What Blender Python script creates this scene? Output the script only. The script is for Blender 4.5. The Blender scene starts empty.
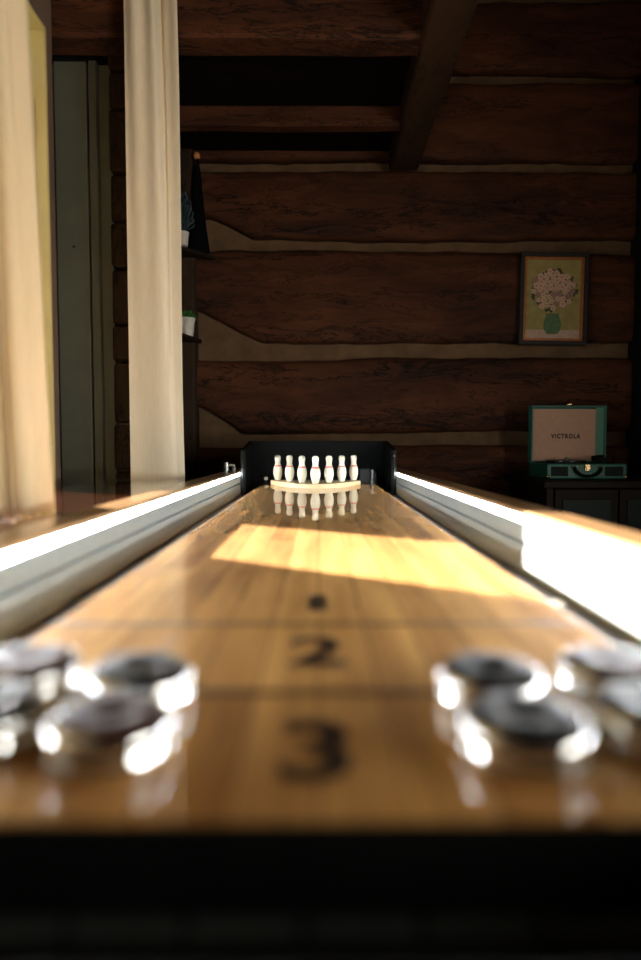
import bpy, bmesh, math, random
from mathutils import Vector, Matrix, noise
random.seed(7)
S = bpy.context.scene
C = S.collection
PI = math.pi
R = math.radians

# ------------------------------------------------------------------ materials
def mat(name, col, rough=0.5, metal=0.0, spec=0.5, coat=0.0, coat_rough=0.03, emit=None, estr=0.0, var=0.0, vscale=20.0, stretch=(1, 1, 1), bump=0.0):
    m = bpy.data.materials.new(name); m.use_nodes = True
    nt = m.node_tree; b = nt.nodes['Principled BSDF']
    b.inputs['Base Color'].default_value = (*col, 1)
    b.inputs['Roughness'].default_value = rough
    b.inputs['Metallic'].default_value = metal
    b.inputs['Specular IOR Level'].default_value = spec
    b.inputs['Coat Weight'].default_value = coat
    b.inputs['Coat Roughness'].default_value = coat_rough
    if emit:
        b.inputs['Emission Color'].default_value = (*emit, 1)
        b.inputs['Emission Strength'].default_value = estr
    if var or bump:
        tc = nt.nodes.new('ShaderNodeTexCoord'); mp = nt.nodes.new('ShaderNodeMapping')
        mp.inputs['Scale'].default_value = stretch
        nz = nt.nodes.new('ShaderNodeTexNoise'); nz.inputs['Scale'].default_value = vscale; nz.inputs['Detail'].default_value = 6
        nt.links.new(tc.outputs['Object'], mp.inputs[0]); nt.links.new(mp.outputs[0], nz.inputs['Vector'])
        if var:
            cr = nt.nodes.new('ShaderNodeValToRGB')
            cr.color_ramp.elements[0].position = 0.3; cr.color_ramp.elements[1].position = 0.7
            cr.color_ramp.elements[0].color = (*[c * (1 - var) for c in col], 1)
            cr.color_ramp.elements[1].color = (*[min(1, c * (1 + var)) for c in col], 1)
            nt.links.new(nz.outputs['Fac'], cr.inputs[0]); nt.links.new(cr.outputs[0], b.inputs['Base Color'])
        if bump:
            bp = nt.nodes.new('ShaderNodeBump'); bp.inputs['Strength'].default_value = bump; bp.inputs['Distance'].default_value = 0.004
            nt.links.new(nz.outputs['Fac'], bp.inputs['Height']); nt.links.new(bp.outputs[0], b.inputs['Normal'])
    return m

def log_material(name, dark, light, sc=(1, 1, 1)):
    m = bpy.data.materials.new(name); m.use_nodes = True
    nt = m.node_tree; N = nt.nodes.new; L = nt.links.new
    b = nt.nodes['Principled BSDF']; b.inputs['Roughness'].default_value = 0.75; b.inputs['Specular IOR Level'].default_value = 0.25
    tc = N('ShaderNodeTexCoord'); mp = N('ShaderNodeMapping'); mp.inputs['Scale'].default_value = sc
    L(tc.outputs['Object'], mp.inputs[0])
    n1 = N('ShaderNodeTexNoise'); n1.inputs['Scale'].default_value = 9; n1.inputs['Detail'].default_value = 9; n1.inputs['Roughness'].default_value = 0.65; n1.inputs['Distortion'].default_value = 0.6
    n2 = N('ShaderNodeTexNoise'); n2.inputs['Scale'].default_value = 2.2; n2.inputs['Detail'].default_value = 3
    vo = N('ShaderNodeTexVoronoi'); vo.feature = 'DISTANCE_TO_EDGE'; vo.inputs['Scale'].default_value = 3.6
    L(mp.outputs[0], n1.inputs['Vector']); L(mp.outputs[0], n2.inputs['Vector'])
    ad = N('ShaderNodeMixRGB'); ad.blend_type = 'ADD'; ad.inputs[0].default_value = 0.5
    L(mp.outputs[0], ad.inputs[1]); L(n1.outputs['Color'], ad.inputs[2]); L(ad.outputs[0], vo.inputs['Vector'])
    cr = N('ShaderNodeValToRGB'); cr.color_ramp.elements[0].position = 0.33; cr.color_ramp.elements[1].position = 0.72
    cr.color_ramp.elements[0].color = (*dark, 1); cr.color_ramp.elements[1].color = (*light, 1)
    mm = N('ShaderNodeMath'); mm.operation = 'ADD'
    m5 = N('ShaderNodeMath'); m5.operation = 'MULTIPLY'; m5.inputs[1].default_value = 0.5
    m6 = N('ShaderNodeMath'); m6.operation = 'MULTIPLY'; m6.inputs[1].default_value = 0.5
    L(n1.outputs['Fac'], m5.inputs[0]); L(n2.outputs['Fac'], m6.inputs[0]); L(m5.outputs[0], mm.inputs[0]); L(m6.outputs[0], mm.inputs[1])
    L(mm.outputs[0], cr.inputs[0])
    ck = N('ShaderNodeValToRGB'); ck.color_ramp.elements[0].position = 0.0; ck.color_ramp.elements[1].position = 0.022
    ck.color_ramp.elements[0].color = (0.15, 0.15, 0.15, 1); ck.color_ramp.elements[1].color = (1, 1, 1, 1)
    L(vo.outputs['Distance'], ck.inputs[0])
    vo2 = N('ShaderNodeTexVoronoi'); vo2.feature = 'DISTANCE_TO_EDGE'; vo2.inputs['Scale'].default_value = 2.1
    mp3 = N('ShaderNodeMapping'); mp3.inputs['Scale'].default_value = (0.45, 1, 1.7)
    L(ad.outputs[0], mp3.inputs[0]); L(mp3.outputs[0], vo2.inputs['Vector'])
    ck2 = N('ShaderNodeValToRGB'); ck2.color_ramp.elements[0].position = 0.0; ck2.color_ramp.elements[1].position = 0.03
    ck2.color_ramp.elements[0].color = (0.05, 0.05, 0.05, 1); ck2.color_ramp.elements[1].color = (1, 1, 1, 1)
    L(vo2.outputs['Distance'], ck2.inputs[0])
    mu2 = N('ShaderNodeMixRGB'); mu2.blend_type = 'MULTIPLY'; mu2.inputs[0].default_value = 1
    mu = N('ShaderNodeMixRGB'); mu.blend_type = 'MULTIPLY'; mu.inputs[0].default_value = 1
    L(cr.outputs[0], mu.inputs[1]); L(ck.outputs[0], mu.inputs[2]); L(mu.outputs[0], mu2.inputs[1]); L(ck2.outputs[0], mu2.inputs[2]); L(mu2.outputs[0], b.inputs['Base Color'])
    bp = N('ShaderNodeBump'); bp.inputs['Strength'].default_value = 0.5; bp.inputs['Distance'].default_value = 0.01
    L(n1.outputs['Fac'], bp.inputs['Height']); L(bp.outputs[0], b.inputs['Normal'])
    return m

def board_material():
    m = bpy.data.materials.new('maple_board'); m.use_nodes = True
    nt = m.node_tree; N = nt.nodes.new; L = nt.links.new
    b = nt.nodes['Principled BSDF']; b.inputs['Roughness'].default_value = 0.7; b.inputs['Specular IOR Level'].default_value = 0.2
    b.inputs['Coat Weight'].default_value = 1.0; b.inputs['Coat Roughness'].default_value = 0.018; b.inputs['Coat IOR'].default_value = 1.6
    tc = N('ShaderNodeTexCoord'); mp = N('ShaderNodeMapping'); mp.inputs['Rotation'].default_value = (0, 0, PI / 2)
    L(tc.outputs['Object'], mp.inputs[0])
    br = N('ShaderNodeTexBrick'); br.inputs['Scale'].default_value = 1.0; br.inputs['Brick Width'].default_value = 0.62; br.inputs['Row Height'].default_value = 0.038
    br.inputs['Mortar Size'].default_value = 0.0006; br.inputs['Color1'].default_value = (0.82, 0.46, 0.145, 1); br.inputs['Color2'].default_value = (0.52, 0.24, 0.060, 1)
    br.inputs['Mortar'].default_value = (0.2, 0.09, 0.03, 1); br.offset = 0.37; br.inputs['Bias'].default_value = -0.2
    L(mp.outputs[0], br.inputs['Vector'])
    mp2 = N('ShaderNodeMapping'); mp2.inputs['Scale'].default_value = (14, 1.6, 1)
    nz = N('ShaderNodeTexNoise'); nz.inputs['Scale'].default_value = 3; nz.inputs['Detail'].default_value = 7
    L(tc.outputs['Object'], mp2.inputs[0]); L(mp2.outputs[0], nz.inputs['Vector'])
    cr = N('ShaderNodeValToRGB'); cr.color_ramp.elements[0].position = 0.3; cr.color_ramp.elements[1].position = 0.7
    cr.color_ramp.elements[0].color = (0.62, 0.55, 0.5, 1); cr.color_ramp.elements[1].color = (1.15, 1.15, 1.15, 1)
    L(nz.outputs['Fac'], cr.inputs[0])
    mu = N('ShaderNodeMixRGB'); mu.blend_type = 'MULTIPLY'; mu.inputs[0].default_value = 1
    L(br.outputs['Color'], mu.inputs[1]); L(cr.outputs[0], mu.inputs[2]); L(mu.outputs[0], b.inputs['Base Color'])
    return m

def cloth_material(name, col, trans=0.45):
    m = bpy.data.materials.new(name); m.use_nodes = True
    nt = m.node_tree; N = nt.nodes.new; L = nt.links.new
    nt.nodes.remove(nt.nodes['Principled BSDF']); out = nt.nodes['Material Output']
    d = N('ShaderNodeBsdfDiffuse'); t = N('ShaderNodeBsdfTranslucent'); mx = N('ShaderNodeMixShader'); mx.inputs[0].default_value = trans
    tc = N('ShaderNodeTexCoord'); mp = N('ShaderNodeMapping'); mp.inputs['Scale'].default_value = (1, 1, 0.12)
    nz = N('ShaderNodeTexNoise'); nz.inputs['Scale'].default_value = 160; nz.inputs['Detail'].default_value = 3
    L(tc.outputs['Object'], mp.inputs[0]); L(mp.outputs[0], nz.inputs['Vector'])
    cr = N('ShaderNodeValToRGB'); cr.color_ramp.elements[0].color = (*[c * 0.85 for c in col], 1); cr.color_ramp.elements[1].color = (*col, 1)
    L(nz.outputs['Fac'], cr.inputs[0]); L(cr.outputs[0], d.inputs[0])
    t.inputs[0].default_value = (col[0] * 0.5, col[1] * 0.46, col[2] * 0.36, 1)
    L(d.outputs[0], mx.inputs[1]); L(t.outputs[0], mx.inputs[2]); L(mx.outputs[0], out.inputs[0])
    return m

def glass_material():
    m = bpy.data.materials.new('window_glass'); m.use_nodes = True
    nt = m.node_tree; N = nt.nodes.new; L = nt.links.new
    nt.nodes.remove(nt.nodes['Principled BSDF']); out = nt.nodes['Material Output']
    t = N('ShaderNodeBsdfTransparent'); g = N('ShaderNodeBsdfGlossy'); g.inputs['Roughness'].default_value = 0.02
    mx = N('ShaderNodeMixShader'); mx.inputs[0].default_value = 0.06
    L(t.outputs[0], mx.inputs[1]); L(g.outputs[0], mx.inputs[2]); L(mx.outputs[0], out.inputs[0])
    return m

M = dict(
    log=log_material('hewn_log', (0.012, 0.0035, 0.0018), (0.16, 0.054, 0.019), (0.35, 1, 1.6)),
    logy=log_material('loft_log', (0.015, 0.007, 0.003), (0.09, 0.042, 0.018), (1, 0.35, 1.6)),
    logz=log_material('post_log', (0.02, 0.010, 0.005), (0.07, 0.038, 0.018), (1.3, 1.3, 0.4)),
    chink=mat('chinking', (0.15, 0.088, 0.042), 0.9, var=0.25, vscale=14, bump=0.5),
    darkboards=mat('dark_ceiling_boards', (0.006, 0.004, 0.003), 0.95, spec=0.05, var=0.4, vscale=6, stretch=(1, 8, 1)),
    floor=mat('floor_boards', (0.16, 0.07, 0.03), 0.5, var=0.3, vscale=5, stretch=(1, 6, 1)),
    board=board_material(),
    paint=mat('board_paint', (0.02, 0.012, 0.008), 0.35, coat=0.9),
    line=mat('board_line', (0.035, 0.016, 0.006), 0.35, coat=0.9),
    felt=mat('rail_felt', (0.26, 0.295, 0.30), 0.95, spec=0.1, var=0.18, vscale=220, bump=0.4),
    felt2=mat('gutter_carpet', (0.16, 0.17, 0.19), 0.95, spec=0.1, var=0.3, vscale=260, bump=0.5),
    railwood=mat('rail_wood', (0.50, 0.30, 0.14), 0.28, coat=0.6, coat_rough=0.08, var=0.2, vscale=7, stretch=(9, 1, 9)),
    led=mat('led_diffuser', (0.9, 0.9, 0.9), 0.4, emit=(0.93, 0.98, 1.0), estr=42.0),
    black=mat('black_lacquer', (0.005, 0.0065, 0.006), 0.7, spec=0.12, var=0.2, vscale=30),
    blackm=mat('black_metal', (0.02, 0.022, 0.022), 0.35, 0.6, var=0.1, vscale=40),
    chrome=mat('chrome', (0.85, 0.87, 0.86), 0.09, 1.0, var=0.02, vscale=60),
    steel=mat('brushed_steel', (0.22, 0.235, 0.22), 0.4, 1.0, var=0.08, vscale=80),
    pin=mat('pin_enamel', (0.95, 0.90, 0.70), 0.25, coat=0.5, var=0.03, vscale=30),
    red=mat('red_band', (0.85, 0.22, 0.15), 0.4, var=0.05, vscale=30),
    rack=mat('pale_wood', (0.72, 0.55, 0.30), 0.4, coat=0.3, var=0.12, vscale=12, stretch=(1, 6, 1)),
    curtain=cloth_material('curtain_linen', (0.93, 0.83, 0.64), 0.08),
    curtain2=cloth_material('curtain_beige', (0.66, 0.53, 0.34), 0.08),
    cream=mat('cream_trim', (0.30, 0.25, 0.10), 0.5, var=0.08, vscale=8),
    creamd=mat('cream_trim_groove', (0.25, 0.19, 0.07), 0.6, var=0.08, vscale=8),
    green=mat('green_grey_paint', (0.12, 0.125, 0.088), 0.5, var=0.15, vscale=6, bump=0.2),
    bench=mat('mahogany_gloss', (0.10, 0.028, 0.012), 0.12, coat=1.0, coat_rough=0.02, spec=0.8, var=0.25, vscale=5, stretch=(8, 1, 8)),
    glass=glass_material(),
    teal=mat('teal_vinyl', (0.02, 0.16, 0.115), 0.45, var=0.1, vscale=90),
    teall=mat('pale_teal_lining', (0.10, 0.26, 0.17), 0.6, var=0.08, vscale=60),
    tan=mat('tan_lining', (0.60, 0.36, 0.24), 0.85, spec=0.2, var=0.05, vscale=50),
    ink=mat('black_ink', (0.015, 0.012, 0.012), 0.6, var=0.1, vscale=50),
    grille=mat('speaker_cloth', (0.012, 0.02, 0.018), 0.9, var=0.4, vscale=300),
    brass=mat('brass', (0.80, 0.55, 0.28), 0.25, 1.0, var=0.05, vscale=60),
    cab=mat('dark_cabinet', (0.014, 0.009, 0.006), 0.6, spec=0.15, var=0.3, vscale=6, stretch=(1, 6, 6)),
    cabg=mat('cabinet_panel', (0.005, 0.016, 0.014), 0.5, spec=0.2, var=0.2, vscale=6),
    frameo=mat('dark_frame', (0.014, 0.012, 0.010), 0.6, var=0.2, vscale=40),
    framei=mat('copper_frame', (0.45, 0.16, 0.045), 0.35, 0.4, var=0.2, vscale=40),
    canvas=mat('olive_canvas', (0.36, 0.29, 0.10), 0.8, var=0.15, vscale=30),
    petal=mat('pink_paint', (0.66, 0.42, 0.32), 0.8, var=0.15, vscale=120),
    petal2=mat('mauve_paint', (0.34, 0.20, 0.16), 0.8, var=0.2, vscale=120),
    leafp=mat('leaf_paint', (0.05, 0.055, 0.03), 0.8, var=0.2, vscale=90),
    vasep=mat('green_vase_paint', (0.10, 0.18, 0.08), 0.7, var=0.2, vscale=60),
    clothp=mat('pale_table_paint', (0.55, 0.38, 0.30), 0.8, var=0.1, vscale=60),
    potw=mat('white_pot', (0.75, 0.70, 0.62), 0.6, var=0.08, vscale=40),
    leafb=mat('blue_green_leaf', (0.03, 0.055, 0.07), 0.6, var=0.3, vscale=80),
    leafg=mat('green_leaf', (0.05, 0.22, 0.04), 0.5, var=0.3, vscale=80),
    orange=mat('orange_ball', (0.75, 0.30, 0.10), 0.5, var=0.1, vscale=50),
    yellow=mat('yellow_bud', (0.75, 0.50, 0.06), 0.6, var=0.1, vscale=50),
    shelf=mat('dark_shelf', (0.02, 0.012, 0.007), 0.8, spec=0.1, var=0.3, vscale=15),
    cone=mat('black_felt', (0.004, 0.004, 0.0045), 0.95, spec=0.05, var=0.3, vscale=60),
    capd=mat('dark_cap', (0.012, 0.013, 0.013), 0.35, spec=0.3, var=0.1, vscale=60),
    capr=mat('red_brown_cap', (0.05, 0.016, 0.01), 0.35, spec=0.3, var=0.1, vscale=60),
    rubber=mat('grey_rubber', (0.03, 0.04, 0.037), 0.7, var=0.2, vscale=90),
    plaster=mat('plain_wall', (0.07, 0.04, 0.025), 0.9, var=0.2, vscale=4),
)

# ------------------------------------------------------------------ helpers
def wloc(o):
    v = Vector((0, 0, 0))
    while o: v += o.location; o = o.parent
    return v

def obj(name, bm, m, parent=None, smooth=False, bevel=0.0, seg=2):
    if parent is not None:
        bmesh.ops.translate(bm, verts=bm.verts, vec=-wloc(parent))
    me = bpy.data.meshes.new(name)
    bmesh.ops.recalc_face_normals(bm, faces=bm.faces)
    bm.to_mesh(me); bm.free()
    ms = m if isinstance(m, list) else [m]
    for x in ms: me.materials.append(x)
    if smooth:
        for p in me.polygons: p.use_smooth = True
    o = bpy.data.objects.new(name, me); C.objects.link(o)
    if parent is not None: o.parent = parent
    if bevel:
        b = o.modifiers.new('bevel', 'BEVEL'); b.width = bevel; b.segments = seg; b.limit_method = 'ANGLE'; b.angle_limit = R(40)
    return o

def thing(name, label, cat, loc, group=None):
    o = bpy.data.objects.new(name, None); C.objects.link(o); o.location = loc; o.empty_display_size = 0.05
    return tag(o, label, cat, group)

def tag(o, label, cat, group=None):
    o['label'] = label; o['category'] = cat
    if group: o['group'] = group
    return o

def struct(o): o['kind'] = 'structure'; return o

def box(bm, x0, x1, y0, y1, z0, z1, mi=0):
    vs = [bm.verts.new((x, y, z)) for x in (x0, x1) for y in (y0, y1) for z in (z0, z1)]
    fs = [(0, 1, 3, 2), (4, 6, 7, 5), (0, 4, 5, 1), (2, 3, 7, 6), (0, 2, 6, 4), (1, 5, 7, 3)]
    for f in fs:
        g = bm.faces.new([vs[i] for i in f]); g.material_index = mi
    return vs

def B(*a):
    bm = bmesh.new(); box(bm, *a); return bm

def prism_y(bm, prof, y0, y1, mi=0):
    """closed XZ profile extruded along Y"""
    a = [bm.verts.new((x, y0, z)) for x, z in prof]; b = [bm.verts.new((x, y1, z)) for x, z in prof]
    n = len(prof)
    for i in range(n):
        f = bm.faces.new((a[i], a[(i + 1) % n], b[(i + 1) % n], b[i])); f.material_index = mi
    bm.faces.new(a).material_index = mi; bm.faces.new(b[::-1]).material_index = mi

def prism_x(bm, prof, x0, x1):
    a = [bm.verts.new((x0, y, z)) for y, z in prof]; b = [bm.verts.new((x1, y, z)) for y, z in prof]
    n = len(prof)
    for i in range(n): bm.faces.new((a[i], a[(i + 1) % n], b[(i + 1) % n], b[i]))
    bm.faces.new(a); bm.faces.new(b[::-1])

def prism_z(bm, prof, z0, z1):
    a = [bm.verts.new((x, y, z0)) for x, y in prof]; b = [bm.verts.new((x, y, z1)) for x, y in prof]
    n = len(prof)
    for i in range(n): bm.faces.new((a[i], a[(i + 1) % n], b[(i + 1) % n], b[i]))
    bm.faces.new(a); bm.faces.new(b[::-1])

def lathe(bm, prof, cx=0, cy=0, cz=0, n=32, axis='z', mi=0):
    rings = []
    for r, z in prof:
        ring = []
        for k in range(n if r > 1e-6 else 1):
            a = 2 * PI * k / n
            p = (r * math.cos(a), r * math.sin(a), z)
            if axis == 'y': p = (p[0], p[2], p[1])
            if axis == 'x': p = (p[2], p[0], p[1])
            ring.append(bm.verts.new((cx + p[0], cy + p[1], cz + p[2])))
        rings.append(ring)
    for a, b in zip(rings, rings[1:]):
        if len(a) == 1 and len(b) == 1: continue
        for k in range(n):
            k2 = (k + 1) % n
            if len(a) == 1: f = bm.faces.new((a[0], b[k], b[k2]))
            elif len(b) == 1: f = bm.faces.new((a[k], a[k2], b[0]))
            else: f = bm.faces.new((a[k], a[k2], b[k2], b[k]))
            f.material_index = mi
    return rings

def tube(bm, pts, r, n=8):
    pts = [Vector(p) for p in pts]; rings = []
    for i, p in enumerate(pts):
        d = (pts[min(i + 1, len(pts) - 1)] - pts[max(i - 1, 0)]).normalized()
        u = d.cross(Vector((0, 0, 1)));
        if u.length < 1e-3: u = d.cross(Vector((1, 0, 0)))
        u.normalize(); v = d.cross(u)
        rr = r[i] if isinstance(r, (list, tuple)) else r
        rings.append([bm.verts.new(p + u * rr * math.cos(2 * PI * k / n) + v * rr * math.sin(2 * PI * k / n)) for k in range(n)])
    for a, b in zip(rings, rings[1:]):
        for k in range(n): bm.faces.new((a[k], a[(k + 1) % n], b[(k + 1) % n], b[k]))
    bm.faces.new(rings[0]); bm.faces.new(rings[-1][::-1])

def text_bm(s, size, thick, mtx, sx=1.0, font_bold=0.0, spacing=1.0):
    cu = bpy.data.curves.new('t', 'FONT'); cu.body = s; cu.size = size; cu.align_x = 'CENTER'; cu.align_y = 'CENTER'
    cu.extrude = thick; cu.offset = font_bold; cu.space_character = spacing
    o = bpy.data.objects.new('t', cu); C.objects.link(o)
    dg = bpy.context.evaluated_depsgraph_get(); dg.update()
    me = bpy.data.meshes.new_from_object(o.evaluated_get(dg))
    bm = bmesh.new(); bm.from_mesh(me)
    bpy.data.objects.remove(o); bpy.data.curves.remove(cu); bpy.data.meshes.remove(me)
    for f in bm.faces: f.material_index = 0
    bmesh.ops.transform(bm, verts=bm.verts, matrix=mtx @ Matrix.Diagonal((sx, 1, 1, 1)))
    return bm

# ------------------------------------------------------------------ dimensions
ZF = -0.82           # floor
YB = 3.25            # face of the back wall chinking
XL = -0.69           # window wall
XR = 1.95
ZC = 2.55

# ------------------------------------------------------------------ room shell
struct(obj('floor', B(-1.3, XR + .1, -1.6, YB + .3, ZF - 0.1, ZF), M['floor']))
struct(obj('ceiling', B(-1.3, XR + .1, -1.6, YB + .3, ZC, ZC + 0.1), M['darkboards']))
wr = bmesh.new()
FILL_GAP = (-1.3, 0.1, -0.25, 0.85)  # opening added out of view to let the fill lamp in
box(wr, XR, XR + .1, -1.6, FILL_GAP[0], ZF, ZC); box(wr, XR, XR + .1, FILL_GAP[1], YB + .3, ZF, ZC); box(wr, XR, XR + .1, FILL_GAP[0], FILL_GAP[1], ZF, FILL_GAP[2]); box(wr, XR, XR + .1, FILL_GAP[0], FILL_GAP[1], FILL_GAP[3], ZC)
struct(obj('wall_right', wr, M['plaster']))
struct(obj('wall_rear', B(-1.3, XR, -1.7, -1.6, ZF, ZC), M['plaster']))

# back wall: chinking face with hewn logs as its children
wb = bmesh.new(); box(wb, -1.3, XR, YB, YB + 0.2, ZF, ZC)
wall_back = struct(obj('wall_back', wb, M['chink']))
SB = 640 / YB
def zy(y, d=YB - 0.05): return 0.15 + d * math.tan(math.atan((480 - y) / 640) - R(3.04))
# chink bands as (top px, bottom px) at left and right
bands = [(-12, -6, -4, 2), (70, 79, 72, 81), (160, 170, 160, 171), (238, 248, 240, 253), (344, 360, 341, 357), (434, 447, 431, 445), (520, 532, 520, 532), (600, 612, 600, 612)]
def edge(px_l, px_r, x, seed, amp=0.016):
    t = (x + 0.7) / 2.6
    z = zy(px_l + (px_r - px_l) * t)
    return z + amp * noise.noise(Vector((x * 1.7, seed, 0))) + 0.008 * noise.noise(Vector((x * 5, seed, 3))) + 0.004 * noise.noise(Vector((x * 14, seed, 7)))
def wall_log(i):
    top = bands[i]; bot = bands[i + 1]
    bm = bmesh.new(); nx = 110; x0, x1 = -0.66, XR - 0.005
    rows = []
    for k in range(nx + 1):
        x = x0 + (x1 - x0) * k / nx
        zt = edge(top[1], top[3], x, i * 3.1 + 1)
        zb = edge(bot[0], bot[2], x, i * 3.1 + 2)
        if i == 3: zb += 0.16 * max(0, min(1, (-0.27 - x) / 0.32)) ** 1.0
        if i == 4:
            zb += 0.14 * max(0, min(1, (-0.38 - x) / 0.22)) ** 0.8
        if i == 2: zb += 0.10 * max(0, min(1, (-0.33 - x) / 0.20)) ** 0.9
        h = zt - zb; col = []
        prof = [(0.0, 0.0), (0.006, 0.030), (0.03, 0.048), (0.08, 0.055), (0.2, 0.058), (0.35, 0.058), (0.5, 0.060), (0.65, 0.058), (0.8, 0.058), (0.92, 0.055), (0.97, 0.048), (0.994, 0.030), (1.0, 0.0)]
        for q, (f, d) in enumerate(prof):
            z = zb + h * f
            dd = d + (0.012 * noise.noise(Vector((x * 2.2, z * 5, i))) + 0.005 * noise.noise(Vector((x * 9, z * 16, i))) if 0.01 < f < 0.99 else 0)
            col.append(bm.verts.new((x, YB - dd + 0.002, z)))
        rows.append(col)
    for a, b in zip(rows, rows[1:]):
        for q in range(len(a) - 1): bm.faces.new((a[q], a[q + 1], b[q + 1], b[q]))
        bm.faces.new((a[0], b[0], b[-1], a[-1]))
    bm.faces.new(rows[0]); bm.faces.new(rows[-1][::-1])
    obj('log', bm, M['log'], wall_back, smooth=True)
for i in range(len(bands) - 1): wall_log(i)

# window wall (left), with a deep opening
wl = bmesh.new()
WY0, WY1, WZ0, WZ1 = 0.15, 1.655, 0.0, 1.19
XO = XL - 0.08
box(wl, XO, XL, -1.6, WY0, ZF, ZC)
box(wl, XO, XL, WY1, WY1 + 0.06, ZF, ZC)
box(wl, XO, XL, WY0, WY1, ZF, WZ0)
box(wl, XO, XL, WY0, WY1, WZ1, ZC)
struct(obj('wall_left', wl, M['plaster']))
struct(obj('wall_alcove', B(-1.2, -1.12, 2.06, YB, ZF, ZC), M['plaster']))
rt = bmesh.new(); prism_z(rt, [(XO, WY1 + 0.005), (XO, WY1 + 0.06), (-1.12, 2.06), (-1.2, 2.06), (-1.2, 1.96)], ZF, ZC)
struct(obj('wall_return', rt, M['plaster']))

# window: cream casing, sash, glass
wf = bmesh.new(); e = 0.012
# reveal lining
box(wf, XO, XL + 0.012, WY1 - e, WY1 + 0.0, WZ0, WZ1)
box(wf, XO, XL + 0.012, WY0, WY0 + e, WZ0, WZ1)
box(wf, XO, XL + 0.012, WY0 + e, WY1 - e, WZ1 - e, WZ1)
box(wf, XO, XL + 0.012, WY0 + e, WY1 - e, WZ0, WZ0 + e)
win = struct(obj('window_1', wf, M['cream'], bevel=0.003))
wsash = bmesh.new()
box(wsash, XO + 0.010, XO + 0.035, WY1 - e - 0.02, WY1 - e, WZ0 + e, WZ1 - e - 0.15)
box(wsash, XO + 0.010, XO + 0.035, WY0 + e, WY0 + e + 0.02, WZ0 + e, WZ1 - e - 0.15)
box(wsash, XO + 0.010, XO + 0.035, WY0 + e + 0.02, WY1 - e - 0.02, WZ0 + e, WZ0 + e + 0.02)
box(wsash, XO + 0.010, XO + 0.035, WY0 + e, WY1 - e, WZ1 - e - 0.15, WZ1 - e - 0.11)
obj('sash', wsash, M['cream'], win, bevel=0.003)
g2 = bmesh.new(); box(g2, XO + 0.045, XO + 0.066, WY1 - e - 0.004, WY1 - e, WZ0 + 0.05, WZ1 - 0.18)
obj('jamb_panel', g2, M['creamd'], win)
g3 = bmesh.new(); box(g3, XO + 0.045, XO + 0.062, WY1 - e - 0.010, WY1 - e - 0.004, WZ0 + 0.05, WZ1 - 0.186)
obj('jamb_stop', g3, M['cream'], win)
obj('pane', B(XO + 0.020, XO + 0.023, WY0 + e + 0.02, WY1 - e - 0.02, WZ0 + e + 0.02, WZ1 - e - 0.15), M['glass'], win)

# partition with the green grey door beyond the window
YP = 2.32
pt = bmesh.new()
box(pt, -1.12, -0.975, YP, YP + 0.10, ZF, 1.58)
box(pt, -0.975, -0.735, YP, YP + 0.10, 1.50, 1.58)
struct(obj('wall_partition', pt, M['black']))
pg = bmesh.new()
zz = ZF; k = 0
while zz < 1.575:
    h = [0.17, 0.22, 0.13, 0.2, 0.16][k % 5]; z1 = min(1.578, zz + h)
    box(pg, -0.735, -0.56, YP - 0.01 - 0.008 * (k % 2), YP + 0.10, zz + 0.004, z1 - 0.004); zz = z1; k += 1
struct(obj('trim_1', pg, M['logz'], bevel=0.012, seg=3))
dr = struct(obj('door_1', B(-0.975, -0.737, YP + 0.03, YP + 0.07, ZF, 1.50), M['green']))
def dpart(name, x0, x1, y0, y1, z0=ZF, z1=1.50, m='green'):
    obj(name, B(x0, x1, YP + y0, YP + y1, z0, z1), M[m], dr, bevel=0.003)
dpart('stile', -0.968, -0.957, -0.012, 0.03)
dpart('stile', -0.952, -0.944, 0.0, 0.03)
dpart('panel', -0.932, -0.818, 0.005, 0.03)
dpart('stile', -0.809, -0.780, 0.0, 0.03)
kn = bmesh.new(); lathe(kn, [(0, -0.004), (0.003, -0.003), (0.004, 0)], -0.872, YP + 0.005, 0.86, 10, 'y'); obj('nail', kn, M['black'], dr)

# loft: boards, cross logs and main beam
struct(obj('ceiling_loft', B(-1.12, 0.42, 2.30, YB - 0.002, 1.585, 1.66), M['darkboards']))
def beam(name, x0, x1, y0, y1, z0, z1, m, label, along):
    bm = bmesh.new(); n = 40; rings = []
    for k in range(n + 1):
        t = k / n; ring = []
        if along == 'x': cx = x0 + (x1 - x0) * t; w0, w1 = y0, y1
        else: cx = y0 + (y1 - y0) * t; w0, w1 = x0, x1
        c = 0.010
        for (u, v) in [(w0 + c, z0), (w1 - c, z0), (w1, z0 + c), (w1, z1 - c), (w1 - c, z1), (w0 + c, z1), (w0, z1 - c), (w0, z0 + c)]:
            du = 0.006 * noise.noise(Vector((cx * 3, u * 20, v * 9))); dv = 0.006 * noise.noise(Vector((cx * 3 + 9, u * 9, v * 20)))
            if v > (z0 + z1) / 2: dv = 0
            ring.append(bm.verts.new((cx, u + du, v + dv) if along == 'x' else (u + du, cx, v + dv)))
        rings.append(ring)
    for a, b in zip(rings, rings[1:]):
        for q in range(8): bm.faces.new((a[q], a[(q + 1) % 8], b[(q + 1) % 8], b[q]))
    bm.faces.new(rings[0]); bm.faces.new(rings[-1][::-1])
    return struct(obj(name, bm, m))
beam('trim_2', -1.1, 0.345, 2.19, 2.30, 1.50, 1.66, M['log'], '', 'x')
beam('trim_3', -1.1, 0.345, 2.77, 2.84, 1.50, 1.585, M['log'], '', 'x')
beam('trim_4', 0.345, 0.485, 1.75, YB - 0.06, 1.49, 1.75, M['logy'], '', 'y')
struct(obj('trim_5', B(-0.70, -0.60, YB - 0.10, YB, ZF, 1.58), M['logz'], bevel=0.015))
struct(obj('trim_6', B(1.555, 1.80, YB - 0.22, YB, ZF, 1.95), M['black'], bevel=0.01))

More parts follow.
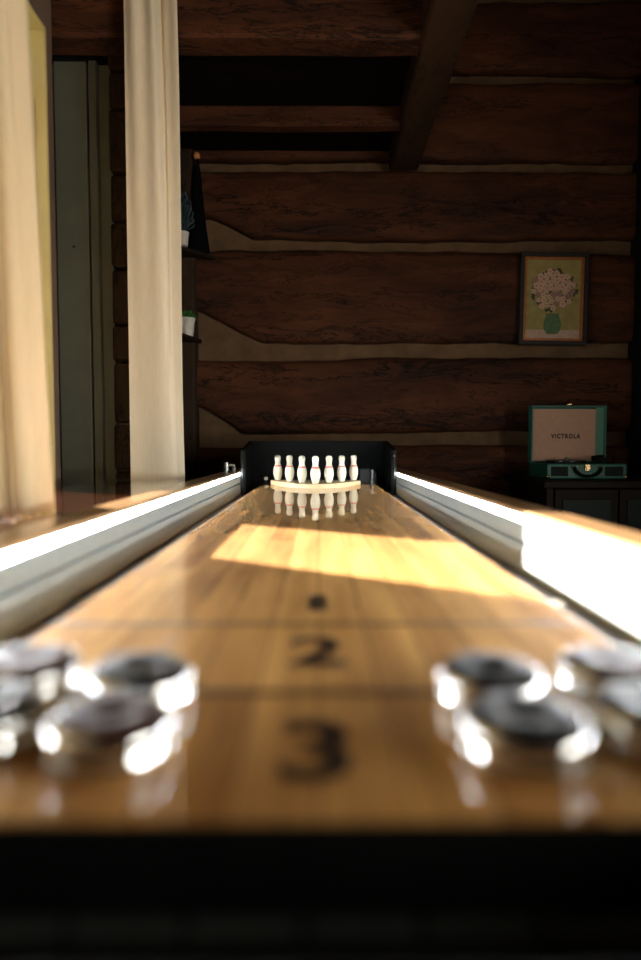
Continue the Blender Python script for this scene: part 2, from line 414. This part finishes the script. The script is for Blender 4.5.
# ------------------------------------------------------------------ shuffleboard table
T = thing('shuffleboard_table', 'long wooden shuffleboard table with lit rails and a black backstop box', 'game table', (0, 1.4, ZF))
YN, YE = 0.25, 2.53
hb = 0.227; XF = 0.30; ZR = 0.0555; ZG = -0.04; XOUT = 0.357
bm = bmesh.new()
c = 0.006
prism_y(bm, [(-hb, ZG), (hb, ZG), (hb, -c), (hb - c * 0.3, -c * 0.3), (hb - c, 0), (-hb + c, 0), (-hb + c * 0.3, -c * 0.3), (-hb, -c)], YN, YE)
board = obj('playing_board', bm, M['board'], T)
bm = bmesh.new(); box(bm, -hb - 0.0, hb + 0.0, YN - 0.004, YN - 0.0003, ZG, -0.0015)
o = obj('board_end_cap', bm, M['black'], board); o['label'] = 'black end of the playing board'
def num(ch, yc, h, sx):
    mt = Matrix.Translation((-0.001, yc, 0.0003)) @ Matrix.Rotation(0, 4, 'Z')
    o = obj('number_marking', text_bm(ch, h, 0.0001, mt, sx, 0.0022), M['paint'], board); o['label'] = 'black painted number ' + ch
num('1', 0.604, 0.080, 1.3); num('2', 0.459, 0.092, 0.95); num('3', 0.307, 0.086, 0.98)
for yl in (0.533, 0.382):
    obj('zone_line', B(-hb + 0.004, hb - 0.004, yl - 0.0032, yl + 0.0032, 0.0001, 0.0004), M['line'], board)
# gutter trough and cabinet
bm = bmesh.new(); box(bm, -XF, XF, 0.25, 2.78, ZG - 0.012, ZG)
o = obj('gutter', bm, M['felt2'], T)
obj('end_gutter', B(-XF, XF, 0.115, 0.25, ZG - 0.012, ZG), M['black'], T)
bm = bmesh.new(); box(bm, -0.33, 0.33, 0.10, 2.80, -0.26, ZG - 0.012)
obj('cabinet', bm, M['cab'], T, bevel=0.006)
for sx in (-1, 1):
    bm = bmesh.new()
    prism_y(bm, [(sx * (XF + 0.012), -0.05), (sx * XOUT, -0.05), (sx * XOUT, ZR - 0.006), (sx * (XOUT - 0.006), ZR), (sx * (XF + 0.002), ZR), (sx * XF, ZR - 0.002), (sx * XF, 0.048), (sx * (XF + 0.012), 0.048)], 0.06, 2.80)
    obj('side_rail', bm, M['railwood'], T)
    # felt lining with its groove
    bm = bmesh.new()
    prism_y(bm, [(sx * (XF + 0.012), ZG), (sx * (XF + 0.012), 0.037), (sx * XF, 0.0365), (sx * (XF - 0.001), 0.022), (sx * XF, 0.0105), (sx * (XF + 0.006), 0.009), (sx * (XF + 0.006), 0.007), (sx * XF, 0.0055), (sx * (XF - 0.001), -0.008), (sx * XF, -0.024), (sx * (XF + 0.004), ZG)], 0.13, 2.46)
    obj('felt_lining', bm, M['felt'], T)
    bm = bmesh.new()
    prism_y(bm, [(sx * (XF + 0.010), 0.0375), (sx * (XF + 0.010), 0.0475), (sx * (XF + 0.001), 0.0475), (sx * (XF + 0.001), 0.0375)], 0.30, 2.46)
    o = obj('light_strip', bm, M['led'], T); o['label'] = 'glowing white light strip'
obj('end_rail', B(-XF - 0.012, XF + 0.012, 0.06, 0.115, -0.05, ZR - 0.004), M['black'], T, bevel=0.004)
for k in range(6):
    xx = -0.122 + k * 0.0465
    obj('bumper_pad', B(xx - 0.021, xx + 0.021, 0.236, 0.2455, ZG, ZG + 0.003), M['rubber'], T, bevel=0.001)
for sx in (-1, 1):
    for y in (0.35, 2.55):
        bm = bmesh.new(); x = sx * 0.26
        vs = box(bm, x - 0.05, x + 0.05, y - 0.05, y + 0.05, ZF, -0.26)
        for v in vs:
            if v.co.z < -0.5: v.co.x = x + (v.co.x - x) * 0.7; v.co.y = y + (v.co.y - y) * 0.7
        obj('leg', bm, M['cab'], T, bevel=0.004)
# backstop box
bm = bmesh.new()
for sx in (-1, 1):
    prism_x(bm, [(2.46, ZG), (2.78, ZG), (2.78, 0.172), (2.76, 0.172), (2.46, 0.136)], sx * 0.281, sx * 0.299)
box(bm, -0.281, 0.281, 2.74, 2.78, ZG, 0.172)
bk = obj('backstop_box', bm, M['black'], T, bevel=0.002)
for sx in (-1, 1):
    obj('edge_strip', B(min(sx * 0.2985, sx * 0.290), max(sx * 0.2985, sx * 0.290), 2.452, 2.4595, ZG + 0.004, 0.133), M['blackm'], bk)
bt = bmesh.new()
lathe(bt, [(0, 0), (0.004, 0), (0.004, -0.004), (0, -0.004)], 0.290, 2.452, 0.112, 12, 'y'); obj('bolt', bt, M['steel'], bk)
o = obj('inner_block', B(0.175, 0.245, 2.70, 2.74, ZG, 0.055), M['blackm'], bk, bevel=0.003)
bt = bmesh.new(); lathe(bt, [(0, 0), (0.011, 0), (0.011, 0.05), (0.007, 0.052), (0.007, 0.075), (0.013, 0.077), (0.013, 0.090), (0, 0.091)], 0.227, 2.675, ZG, 16)
o = obj('post', bt, M['steel'], bk, smooth=False); o['label'] = 'small chrome post in the box corner'
bt = bmesh.new(); lathe(bt, [(0, 0), (0.004, 0), (0.004, 0.050), (0, 0.050)], -0.215, 2.62, ZG, 12); o = obj('stem', bt, M['blackm'], bk)
bt = bmesh.new(); lathe(bt, [(0, 0), (0.006, 0.001), (0.0085, 0.007), (0.006, 0.013), (0, 0.0145)], -0.215, 2.62, ZG + 0.050, 16)
o = obj('knob', bt, M['potw'], bk, smooth=True); o['label'] = 'small white knob'

# clamp on left rail
cl = thing('rail_clamp', 'small silver clamp standing on the far end of the left rail', 'clamp', (-0.330, 2.34, ZR))
bm = bmesh.new(); lathe(bm, [(0, 0), (0.010, 0), (0.010, 0.034), (0.008, 0.036), (0, 0.036)], -0.338, 2.34, ZR, 20); obj('post', bm, M['steel'], cl, smooth=False)
bm = bmesh.new(); box(bm, -0.330, -0.306, 2.335, 2.347, ZR + 0.020, ZR + 0.029); box(bm, -0.314, -0.304, 2.335, 2.347, ZR, ZR + 0.022); obj('bracket', bm, M['steel'], cl, bevel=0.001)

# sliver of sunlight in the right gutter, built as a pale solid piece
g = thing('gutter_sun_sliver', 'sliver of sunlight modelled as a small pale piece in the gutter beside the right rail', 'light sliver', (0.262, 0.745, ZG))
obj('sliver_body', B(0.236, 0.290, 0.738, 0.750, ZG, ZG + 0.006), M['potw'], g, bevel=0.002)
obj('sliver_ridge', B(0.240, 0.286, 0.742, 0.746, ZG + 0.006, ZG + 0.009), M['potw'], g)

# hair-fine pale fibre on the board
bm = bmesh.new()
pts = [(-0.122 + 0.006 * math.sin(t * 0.5) + 0.001 * t, 0.475 + 0.0022 * t - 0.004 * math.cos(t * 0.4), 0.0006) for t in range(8)]
tube(bm, pts, 0.00035, 5); tag(obj('fibre', bm, M['potw']), 'tiny curled pale fibre on the board left of number 2', 'fibre')

# ------------------------------------------------------------------ pins on their rack
rk = bmesh.new(); prof = []
for k in range(21):
    t = -1 + k / 10; prof.append((-0.011 + t * 0.176, 2.235 + 0.27 * t * t * (0.86 + 0.14 * abs(t))))
prof += [(0.165, 2.523), (-0.187, 2.523)]
prism_z(rk, prof, 0.0003, 0.0165)
tag(obj('pin_rack', rk, M['rack'], bevel=0.001), 'pale curved wooden pin rack lying on the far end of the board', 'pin rack')
def make_pin():
    t = thing('bowling_pin', '', 'bowling pin', (0, 0, 0), 'bowling pins on the rack')
    h = 0.098
    pr = [(0, 0), (0.42, 0), (0.46, 0.02), (0.60, 0.13), (0.72, 0.26), (0.74, 0.36), (0.68, 0.48), (0.54, 0.58), (0.43, 0.66), (0.415, 0.71), (0.45, 0.79), (0.51, 0.87), (0.485, 0.94), (0.36, 0.985), (0.18, 1.0), (0, 1.003)]
    bm = bmesh.new(); lathe(bm, [(r * 0.0245, z * h) for r, z in pr], n=28)
    obj('pin_body', bm, M['pin'], t, smooth=True)
    bm = bmesh.new(); lathe(bm, [(0.0140, 0.0535), (0.0144, 0.054), (0.0125, 0.0590), (0.0120, 0.0590)], n=28)
    o = obj('neck_band', bm, M['red'], t, smooth=True); o['label'] = 'red neck band'
    return t
pin0 = make_pin()
pinlab = ['leftmost white bowling pin with red band, at the left rack end', 'second white bowling pin from the left on the rack', 'white bowling pin third from left, just left of the foremost pin',
          'foremost white bowling pin, in the middle of the rack', 'white bowling pin just right of the foremost middle pin', 'second white bowling pin from the right on the rack', 'rightmost white bowling pin, beside the dark post']
for k in range(7):
    row = 3 - abs(k - 3) if False else abs(k - 3)
    x = -0.011 + (k - 3) * 0.0495; y = 2.268 + 0.078 * row
    if k == 0: r = pin0
    else:
        r = pin0.copy(); C.objects.link(r)
        for ch in pin0.children:
            cc = ch.copy(); C.objects.link(cc); cc.parent = r
    r.location = (x, y, 0.0166); r['label'] = pinlab[k]

# ------------------------------------------------------------------ pucks
def make_puck(cap):
    t = thing('shuffleboard_puck', '', 'puck', (0, 0, 0), 'shuffleboard pucks')
    bm = bmesh.new()
    lathe(bm, [(0, 0), (0.0275, 0), (0.0300, 0.0015), (0.0315, 0.0045), (0.0315, 0.0075), (0.0298, 0.0095), (0.0298, 0.0105), (0.0312, 0.0120), (0.0305, 0.0165), (0.0280, 0.0190), (0.0265, 0.0196), (0.0255, 0.0188), (0.0252, 0.0175), (0, 0.0175)], n=64)
    obj('puck_body', bm, M['chrome'], t, smooth=True)
    bm = bmesh.new()
    lathe(bm, [(0, 0.0176), (0.0250, 0.0176), (0.0250, 0.0202), (0.0235, 0.0218), (0.0120, 0.0222), (0.0105, 0.0205), (0.0040, 0.0202), (0.0035, 0.0215), (0, 0.0218)], n=48)
    obj('cap', bm, M[cap], t, smooth=True)
    return t
pucks = [(-0.101, 0.305, 'front puck of the left group with chrome rim, nearest the camera', 'capr'), (-0.105, 0.370, 'chrome rimmed puck behind the front puck of the left group', 'capd'),
         (-0.170, 0.320, 'chrome puck at the left picture edge, front of two', 'capd'), (-0.178, 0.386, 'chrome puck at the left picture edge, rear of two', 'capr'),
         (0.100, 0.303, 'front puck of the right group with chrome rim and black cap', 'capd'), (0.101, 0.368, 'chrome rimmed black puck behind the front puck of the right group', 'capd'),
         (0.170, 0.316, 'chrome puck at the right picture edge, front of two', 'capd'), (0.178, 0.383, 'chrome puck at the right picture edge, rear of two', 'capr')]
protos = {}
for i, (x, y, lab, cap) in enumerate(pucks):
    if cap not in protos: r = protos[cap] = make_puck(cap)
    else:
        r = protos[cap].copy(); C.objects.link(r)
        for ch in protos[cap].children:
            cc = ch.copy(); C.objects.link(cc); cc.parent = r
    r.location = (x, y, 0.0003); r['label'] = lab

# ------------------------------------------------------------------ window bench and curtains
ZB = 0.042
bn = thing('window_bench', 'long polished reddish wooden bench under the window behind the left rail', 'bench', (-0.53, 1.1, ZF))
obj('bench_top', B(-0.676, -0.372, 0.0, 2.09, ZB - 0.03, ZB), M['bench'], bn, bevel=0.002)
obj('front_panel', B(-0.40, -0.385, 0.03, 2.06, ZF + 0.06, ZB - 0.03), M['bench'], bn)
for y in (0.06, 1.05, 2.03):
    obj('support', B(-0.66, -0.40, y - 0.02, y + 0.02, ZF, ZB - 0.03), M['bench'], bn)

def curtain(name, path, z0, z1, nz, label, folds, loc, hem=0.0, m='curtain'):
    """path(t, s): x,y for t along the width, s = 0 hem .. 1 top"""
    bm = bmesh.new(); nt_ = 120; g = []
    for j in range(nz + 1):
        s = j / nz; row = []
        for i in range(nt_ + 1):
            t = i / nt_; x, y = path(t, s)
            row.append(bm.verts.new((x, y, z0 + (z1 - z0) * s + (hem * math.sin(t * folds * 2 * PI) if j == 0 else 0))))
        g.append(row)
    for a, b in zip(g, g[1:]):
        for i in range(nt_): bm.faces.new((a[i], a[i + 1], b[i + 1], b[i]))
    t = thing(name, label, 'curtain', loc)
    o = obj('fabric', bm, M[m], t, smooth=True)
    so = o.modifiers.new('solid', 'SOLIDIFY'); so.thickness = 0.0012
    return t
def path1(t, s):
    # near curtain: t=0 far edge, t=1 near end
    y = 1.045 - t * 0.85
    x0 = -0.446 - 0.042 * s ** 0.8
    ph = t * 16 * 2 * PI + 0.7 * math.sin(s * 3)
    return x0 + 0.013 * math.sin(ph + 0.5) - 0.03 * t, y + 0.012 * math.sin(ph * 1.3 + s)
c1 = curtain('curtain', path1, ZB + 0.004, 1.36, 30, 'beige linen curtain at the left picture edge, nearest the camera', 9, (-0.45, 0.7, ZB), m='curtain2')
def path2(t, s):
    xl = -0.620 - 0.002 * s; xr = -0.438 - 0.014 * min(1, s * 1.6) - 0.004 * math.sin(s * 7)
    x = xl + (xr - xl) * t
    k = 0.7 + 0.3 * s
    y = 2.112 + 0.008 * math.sin(t * 2.6 * 2 * PI + 0.4 + s * 1.5) * s * s + 0.004 * math.sin(t * 7 + 2 * s)
    # one deep fold on the right side, opening upward
    tf = 0.80 - 0.16 * s
    y += 0.05 * math.exp(-((t - tf) / (0.035 + 0.02 * s)) ** 2) * max(0, s - 0.25) * 1.25
    if t > tf: y += 0.014 * min(1, (t - tf) * 12) * min(1, s * 2.0)
    return x, y
c2 = curtain('curtain', path2, -0.10, 1.78, 60, 'tall gathered cream curtain hanging at the far end of the bench', 5, (-0.53, 2.14, -0.10))
rd = bmesh.new(); tube(rd, [(-0.50, -0.1, 1.385), (-0.50, 1.2, 1.385)], 0.011, 14)
tag(obj('curtain_rod', rd, M['blackm']), 'black curtain rod above the window', 'curtain rod')
rd = bmesh.new(); tube(rd, [(-0.85, 2.145, 1.80), (-0.30, 2.145, 1.80)], 0.011, 14)
tag(obj('curtain_rod', rd, M['blackm']), 'black curtain rod carrying the far cream curtain', 'curtain rod')

# ------------------------------------------------------------------ corner shelves
def corner_shelf(z, xr, d, label, th=0.018):
    bm = bmesh.new(); prism_z(bm, [(-0.80, YB - 0.06), (xr, YB - 0.06), (xr, YB - 0.075), (-0.66, YB - 0.06 - d), (-0.80, YB - 0.06 - d)], z, z + th)
    return tag(obj('corner_shelf', bm, M['shelf'], bevel=0.002), label, 'shelf')
ZS1, ZS2 = 1.060, 0.655
corner_shelf(ZS1, -0.505, 0.19, 'upper dark corner shelf holding the bluish plant beside the curtain')
corner_shelf(ZS2, -0.575, 0.30, 'lower dark corner shelf holding the small green plant beside the curtain')
def cluster(cx, cy, z, n, rad, h, lm, leaf_len, leaf_w, seed):
    rnd = random.Random(seed); bm = bmesh.new()
    for i in range(n):
        a = rnd.uniform(0, 2 * PI); el = rnd.uniform(0.35, 1.4); L = h * rnd.uniform(0.55, 1.0)
        d = Vector((math.cos(a) * math.cos(el), math.sin(a) * math.cos(el), math.sin(el)))
        p0 = Vector((cx, cy, z)); p1 = p0 + Vector((d.x * rad * 2, d.y * rad, d.z * L)); 
        u = d.cross(Vector((0, 0, 1))).normalized() * leaf_w; dirn = (p1 - p0).normalized()
        q0 = p1 - dirn * leaf_len; w = u.cross(dirn).normalized() * leaf_w * 0.4
        vs = [bm.verts.new(q) for q in (q0, q0.lerp(p1, 0.5) + u - w, p1, q0.lerp(p1, 0.5) - u - w, q0.lerp(p1, 0.5) + w)]
        bm.faces.new((vs[0], vs[1], vs[4])); bm.faces.new((vs[1], vs[2], vs[4])); bm.faces.new((vs[2], vs[3], vs[4])); bm.faces.new((vs[3], vs[0], vs[4]))
        if i % 3 == 0:
            tube(bm, [p0, (p0 + q0) / 2 + Vector((0, 0, 0.004)), q0], 0.0012, 4)
    return bm
p1x, p1y = -0.634, YB - 0.218
p1 = thing('potted_plant', 'dark bluish bushy plant in a white pot on the upper corner shelf', 'plant', (p1x, p1y, ZS1 + 0.018))
bm = bmesh.new(); lathe(bm, [(0, 0), (0.026, 0), (0.031, 0.055), (0.033, 0.062), (0.029, 0.062), (0.026, 0.05), (0, 0.05)], p1x, p1y, ZS1 + 0.018, 20); obj('pot', bm, M['potw'], p1, smooth=False)
obj('leaves', cluster(p1x, p1y, ZS1 + 0.07, 260, 0.034, 0.21, None, 0.032, 0.008, 3), M['leafb'], p1)
p2x, p2y = -0.628, YB - 0.16
p2 = thing('potted_plant', 'small bright green plant in a crumpled white pot on the lower corner shelf', 'plant', (p2x, p2y, ZS2 + 0.018))
bm = bmesh.new(); rr = lathe(bm, [(0, 0), (0.030, 0), (0.033, 0.03), (0.037, 0.065), (0.040, 0.085), (0.034, 0.085), (0.030, 0.06), (0, 0.06)], p2x, p2y, ZS2 + 0.018, 24)
for v in bm.verts:
    k = noise.noise(v.co * 60) * 0.006; v.co += Vector((k, k, k * 0.5 if v.co.z > ZS2 + 0.03 else 0))
obj('pot', bm, M['potw'], p2)
obj('leaves', cluster(p2x, p2y, ZS2 + 0.085, 60, 0.03, 0.065, None, 0.028, 0.008, 5), M['leafg'], p2)
bm = bmesh.new(); lathe(bm, [(0, 0), (0.008, 0.006), (0.007, 0.016), (0, 0.026)], p2x - 0.032, p2y, ZS2 + 0.15, 10); tube(bm, [(p2x - 0.01, p2y, ZS2 + 0.08), (p2x - 0.032, p2y, ZS2 + 0.152)], 0.0015, 5); obj('bud', bm, M['yellow'], p2, smooth=True)['label'] = 'yellow bud'
cnx, cny = -0.578, YB - 0.115
cn = thing('cone_ornament', 'black cone-shaped ornament topped with an orange ball beside the bluish plant', 'ornament', (cnx, cny, ZS1 + 0.018))
bm = bmesh.new(); lathe(bm, [(0, 0), (0.055, 0), (0.056, 0.01), (0.040, 0.12), (0.026, 0.26), (0.015, 0.38), (0.006, 0.44), (0, 0.445)], cnx, cny, ZS1 + 0.018, 24); obj('cone_body', bm, M['cone'], cn, smooth=True)
bm = bmesh.new(); lathe(bm, [(0.017 * math.sin(PI * k / 10), -0.017 * math.cos(PI * k / 10)) for k in range(11)], cnx - 0.004, cny, ZS1 + 0.018 + 0.455, 16); obj('ball', bm, M['orange'], cn, smooth=True)

# ------------------------------------------------------------------ floral picture on the back wall
px0, px1, pz0, pz1 = 0.985, 1.318, 0.645, 1.090
YW = YB - 0.065
pc = thing('framed_picture', 'framed flower painting in a dark and copper frame hanging on the log wall', 'picture', (1.15, YW, pz1))
def ring(x0, x1, z0, z1, w, y0, y1):
    bm = bmesh.new()
    box(bm, x0, x1, y0, y1, z1 - w, z1); box(bm, x0, x1, y0, y1, z0, z0 + w); box(bm, x0, x0 + w, y0, y1, z0 + w, z1 - w); box(bm, x1 - w, x1, y0, y1, z0 + w, z1 - w); return bm
obj('outer_frame', ring(px0, px1, pz0, pz1, 0.020, YW - 0.03, YW), M['frameo'], pc, bevel=0.003)
obj('inner_frame', ring(px0 + 0.020, px1 - 0.020, pz0 + 0.020, pz1 - 0.020, 0.012, YW - 0.024, YW), M['framei'], pc, bevel=0.003)
cx0, cx1, cz0, cz1 = px0 + 0.032, px1 - 0.032, pz0 + 0.032, pz1 - 0.032
yc = YW - 0.012
bm = bmesh.new(); box(bm, cx0, cx1, yc, YW, cz0, cz1, 0); box(bm, cx0, cx1, yc - 0.0004, yc, cz0, cz0 + 0.042, 1)
def disc(cx, cz, rx, rz, mi, lay, n=10, lobes=0):
    c0 = bm.verts.new((cx, yc - 0.0005 - lay * 0.00012, cz)); vs = []
    for k in range(n):
        a = 2 * PI * k / n; f = 1 + (0.22 * math.cos(lobes * a) if lobes else 0)
        vs.append(bm.verts.new((cx + rx * f * math.cos(a), yc - 0.0005 - lay * 0.00012, cz + rz * f * math.sin(a))))
    for k in range(n): bm.faces.new((c0, vs[k], vs[(k + 1) % n])).material_index = mi
mx_ = (cx0 + cx1) / 2; vz = cz0 + 0.022
# round bowl-like vase
vp = [(0.026, 0), (0.040, 0.02), (0.044, 0.045), (0.038, 0.075), (0.030, 0.092), (0.036, 0.10)]
pts = [(mx_ + r, vz + z) for r, z in vp] + [(mx_ - r, vz + z) for r, z in reversed(vp)]
f = bm.faces.new([bm.verts.new((x, yc - 0.0007, z)) for x, z in pts]); f.material_index = 5
rnd = random.Random(11)
for k in range(90):
    a = rnd.uniform(0, 2 * PI); q = rnd.random() ** 0.5
    disc(mx_ + 0.115 * q * math.cos(a), cz0 + 0.235 + 0.105 * q * math.sin(a), rnd.uniform(.006, .012), rnd.uniform(.005, .010), 4, 2 + k % 3, 6)
for k in range(44):
    a = k * 2.39996; q = math.sqrt((k + 0.5) / 44); cx = mx_ + 0.103 * q * math.cos(a); cz = cz0 + 0.235 + 0.095 * q * math.sin(a); rr = rnd.uniform(.011, .017)
    disc(cx, cz, rr, rr, 2 if rnd.random() < 0.8 else 3, 6 + k % 20, 20, 5); disc(cx, cz, rr * .3, rr * .3, 3, 28, 8)
obj('canvas', bm, [M['canvas'], M['clothp'], M['petal'], M['petal2'], M['leafp'], M['vasep']], pc)
pc.rotation_euler = (0, R(0.8), 0)

# ------------------------------------------------------------------ cabinet and suitcase record player
cb = thing('side_cabinet', 'low dark cabinet under the record player behind the right rail', 'cabinet', (1.2, 2.9, ZF))
ZT = 0.006
obj('cabinet_top', B(0.92, 1.545, 2.60, 3.17, ZT - 0.028, ZT), M['cab'], cb, bevel=0.003)
bm = bmesh.new(); box(bm, 0.94, 0.97, 2.63, 3.15, ZF, ZT - 0.028); box(bm, 1.50, 1.53, 2.63, 3.15, ZF, ZT - 0.028); box(bm, 0.97, 1.50, 3.12, 3.15, ZF, ZT - 0.028); box(bm, 0.97, 1.50, 2.63, 3.12, ZF + 0.05, ZF + 0.08)
obj('carcass', bm, M['cab'], cb, bevel=0.002)
for x0, x1, xk in ((0.972, 1.232, 1.21), (1.238, 1.498, 1.26)):
    d = obj('cabinet_door', B(x0, x1, 2.618, 2.632, ZF + 0.085, ZT - 0.034), M['cab'], cb, bevel=0.002)
    obj('door_panel', B(x0 + 0.03, x1 - 0.03, 2.612, 2.618, ZF + 0.12, ZT - 0.075), M['cabg'], d, bevel=0.002)
    bm = bmesh.new(); lathe(bm, [(0, 0), (0.005, 0), (0.005, -0.012), (0.011, -0.016), (0.009, -0.024), (0, -0.026)], xk, 2.618, -0.20, 16, 'y'); obj('knob', bm, M['steel'], d, smooth=True)
rp = thing('record_player', 'teal suitcase record player with open lid standing on the dark cabinet', 'record player', (1.17, 2.9, ZT))
x0, x1 = 0.992, 1.342; yf, yb_ = 2.775, 3.02; zb_, zt = ZT + 0.001, 0.073
bm = bmesh.new(); box(bm, x0, x1, yf, yb_, zb_, zt); obj('case', bm, M['teal'], rp, bevel=0.006, seg=3)
obj('deck', B(x0 + 0.01, x1 - 0.01, yf + 0.01, yb_ - 0.01, zt - 0.002, zt + 0.002), M['black'], rp)
bm = bmesh.new(); lathe(bm, [(0, 0.002), (0.088, 0.002), (0.090, 0.006), (0.090, 0.012), (0.086, 0.014), (0, 0.014)], x0 + 0.13, 2.90, zt, 48); obj('platter', bm, M['blackm'], rp, smooth=False)
bm = bmesh.new(); lathe(bm, [(0, 0), (0.006, 0), (0.006, 0.012), (0, 0.014)], x0 + 0.13, 2.90, zt + 0.014, 12); lathe(bm, [(0, 0), (0.018, 0), (0.016, 0.006), (0, 0.007)], x0 + 0.115, 2.86, zt + 0.014, 20); obj('spindle', bm, M['steel'], rp, smooth=True)
bm = bmesh.new(); tube(bm, [(x1 - 0.045, 2.98, zt + 0.03), (x1 - 0.05, 2.90, zt + 0.032), (x1 - 0.085, 2.84, zt + 0.024)], 0.005, 8); box(bm, x1 - 0.105, x1 - 0.070, 2.81, 2.845, zt + 0.008, zt + 0.026); box(bm, x1 - 0.062, x1 - 0.030, 2.955, 3.0, zt, zt + 0.032); obj('tonearm', bm, M['black'], rp)
bm = bmesh.new(); tube(bm, [(x1 - 0.022, 2.86, zt), (x1 - 0.022, 2.86, zt + 0.034)], 0.005, 8); obj('arm_rest', bm, M['black'], rp)
for a, b2 in ((x0 + 0.018, x0 + 0.092), (x1 - 0.098, x1 - 0.018)):
    obj('speaker_grille', B(a, b2, yf - 0.003, yf + 0.001, zb_ + 0.012, zt - 0.012), M['grille'], rp, bevel=0.002)
bm = bmesh.new(); mxr = (x0 + x1) / 2
tube(bm, [(mxr + 0.058 * math.cos(a), yf - 0.010 - 0.008 * math.sin(-a), zb_ + 0.052 + 0.040 * math.sin(a)) for a in [PI + PI * k / 14 for k in range(15)]], 0.0065, 8); obj('handle', bm, M['black'], rp, smooth=True)
bm = bmesh.new(); box(bm, mxr - 0.011, mxr + 0.011, yf - 0.007, yf, zt - 0.030, zt - 0.003); box(bm, mxr - 0.006, mxr + 0.006, yf - 0.011, yf - 0.007, zt - 0.026, zt - 0.010); obj('latch', bm, M['brass'], rp, bevel=0.001)
for dx in (-0.068, -0.054, -0.040, 0.044, 0.062):
    bm = bmesh.new(); lathe(bm, [(0, -0.006), (0.0032, -0.005), (0.0036, 0)], mxr + dx, yf, zt - 0.012, 10, 'y'); obj('knob', bm, M['brass'], rp, smooth=True)
for xx in (x0 + 0.006, x1 - 0.006):
    bm = bmesh.new(); lathe(bm, [(0.0085 * math.sin(PI * k / 8), -0.0085 * math.cos(PI * k / 8)) for k in range(9)], xx, yf + 0.003, zb_ + 0.0095, 12); obj('corner_cap', bm, M['brass'], rp, smooth=True)
# lid
lz0, lz1 = zt + 0.001, 0.338; ly0, ly1 = 2.985, 3.035
lid = obj('lid', ring(x0, x1, lz0, lz1, 0.008, ly0, ly1 - 0.006), M['teal'], rp, bevel=0.002)
obj('lid_back', B(x0, x1, ly1 - 0.006, ly1, lz0, lz1), M['teal'], lid, bevel=0.002)
obj('lid_side_lining', B(x1 - 0.046, x1 - 0.008, ly0 + 0.012, ly1 - 0.006, lz0 + 0.008, lz1 - 0.008), M['teall'], lid)
obj('lid_lining', B(x0 + 0.008, x1 - 0.046, ly0 + 0.014, ly1 - 0.006, lz0 + 0.008, lz1 - 0.016), M['tan'], lid)
mt = Matrix.Translation((x0 + 0.165, ly0 + 0.0135, 0.195)) @ Matrix.Rotation(PI / 2, 4, 'X')
obj('lettering', text_bm('VICTROLA', 0.0290, 0.0002, mt, 0.80, 0.0014, 1.30), M['ink'], lid)
bm = bmesh.new(); box(bm, mxr - 0.012, mxr + 0.012, ly0, ly0 + 0.02, lz1, lz1 + 0.010); obj('lid_catch', bm, M['brass'], lid, bevel=0.003)

# ------------------------------------------------------------------ light
sun = bpy.data.lights.new('sun', 'SUN'); sun.energy = 27.0; sun.angle = R(0.6); sun.color = (1.0, 0.91, 0.82)
so = bpy.data.objects.new('sun', sun); C.objects.link(so)
so.rotation_euler = Vector((0.801, -0.528, -0.284)).to_track_quat('-Z', 'Y').to_euler()
w = bpy.data.worlds.new('sky'); S.world = w; w.use_nodes = True
nt = w.node_tree; bg = nt.nodes['Background']
sk = nt.nodes.new('ShaderNodeTexSky'); sk.sky_type = 'HOSEK_WILKIE'; sk.turbidity = 4
sk.sun_direction = (-0.801, 0.528, 0.284)
nt.links.new(sk.outputs[0], bg.inputs[0]); bg.inputs[1].default_value = 5.0

def fill_lamp(name, loc, rot, sx, sy, e, col):
    a = bpy.data.lights.new(name, 'AREA'); a.shape = 'RECTANGLE'; a.size = sx; a.size_y = sy; a.energy = e; a.color = col
    o = bpy.data.objects.new(name, a); C.objects.link(o); o.location = loc; o.rotation_euler = rot
fill_lamp('added_fill_right', (XR + 0.12, -0.6, 0.3), (0, R(90), 0), 1.1, 1.4, 38, (1.0, 0.93, 0.82))  # added fill lamp out of view, brightens the far curtain and pins
# ------------------------------------------------------------------ camera
cam = bpy.data.cameras.new('camera'); co = bpy.data.objects.new('camera', cam); C.objects.link(co)
cam.sensor_fit = 'VERTICAL'; cam.sensor_height = 36; cam.sensor_width = 24; cam.lens = 24; cam.clip_start = 0.01
co.location = (0, 0, 0.15); co.rotation_euler = (R(90 - 3.04), 0, R(-0.18))
cam.dof.use_dof = True; cam.dof.focus_distance = 2.45; cam.dof.aperture_fstop = 1.75
S.camera = co
S.view_settings.view_transform = 'Standard'; S.view_settings.look = 'None'; S.view_settings.gamma = 1; S.view_settings.exposure = 1.0
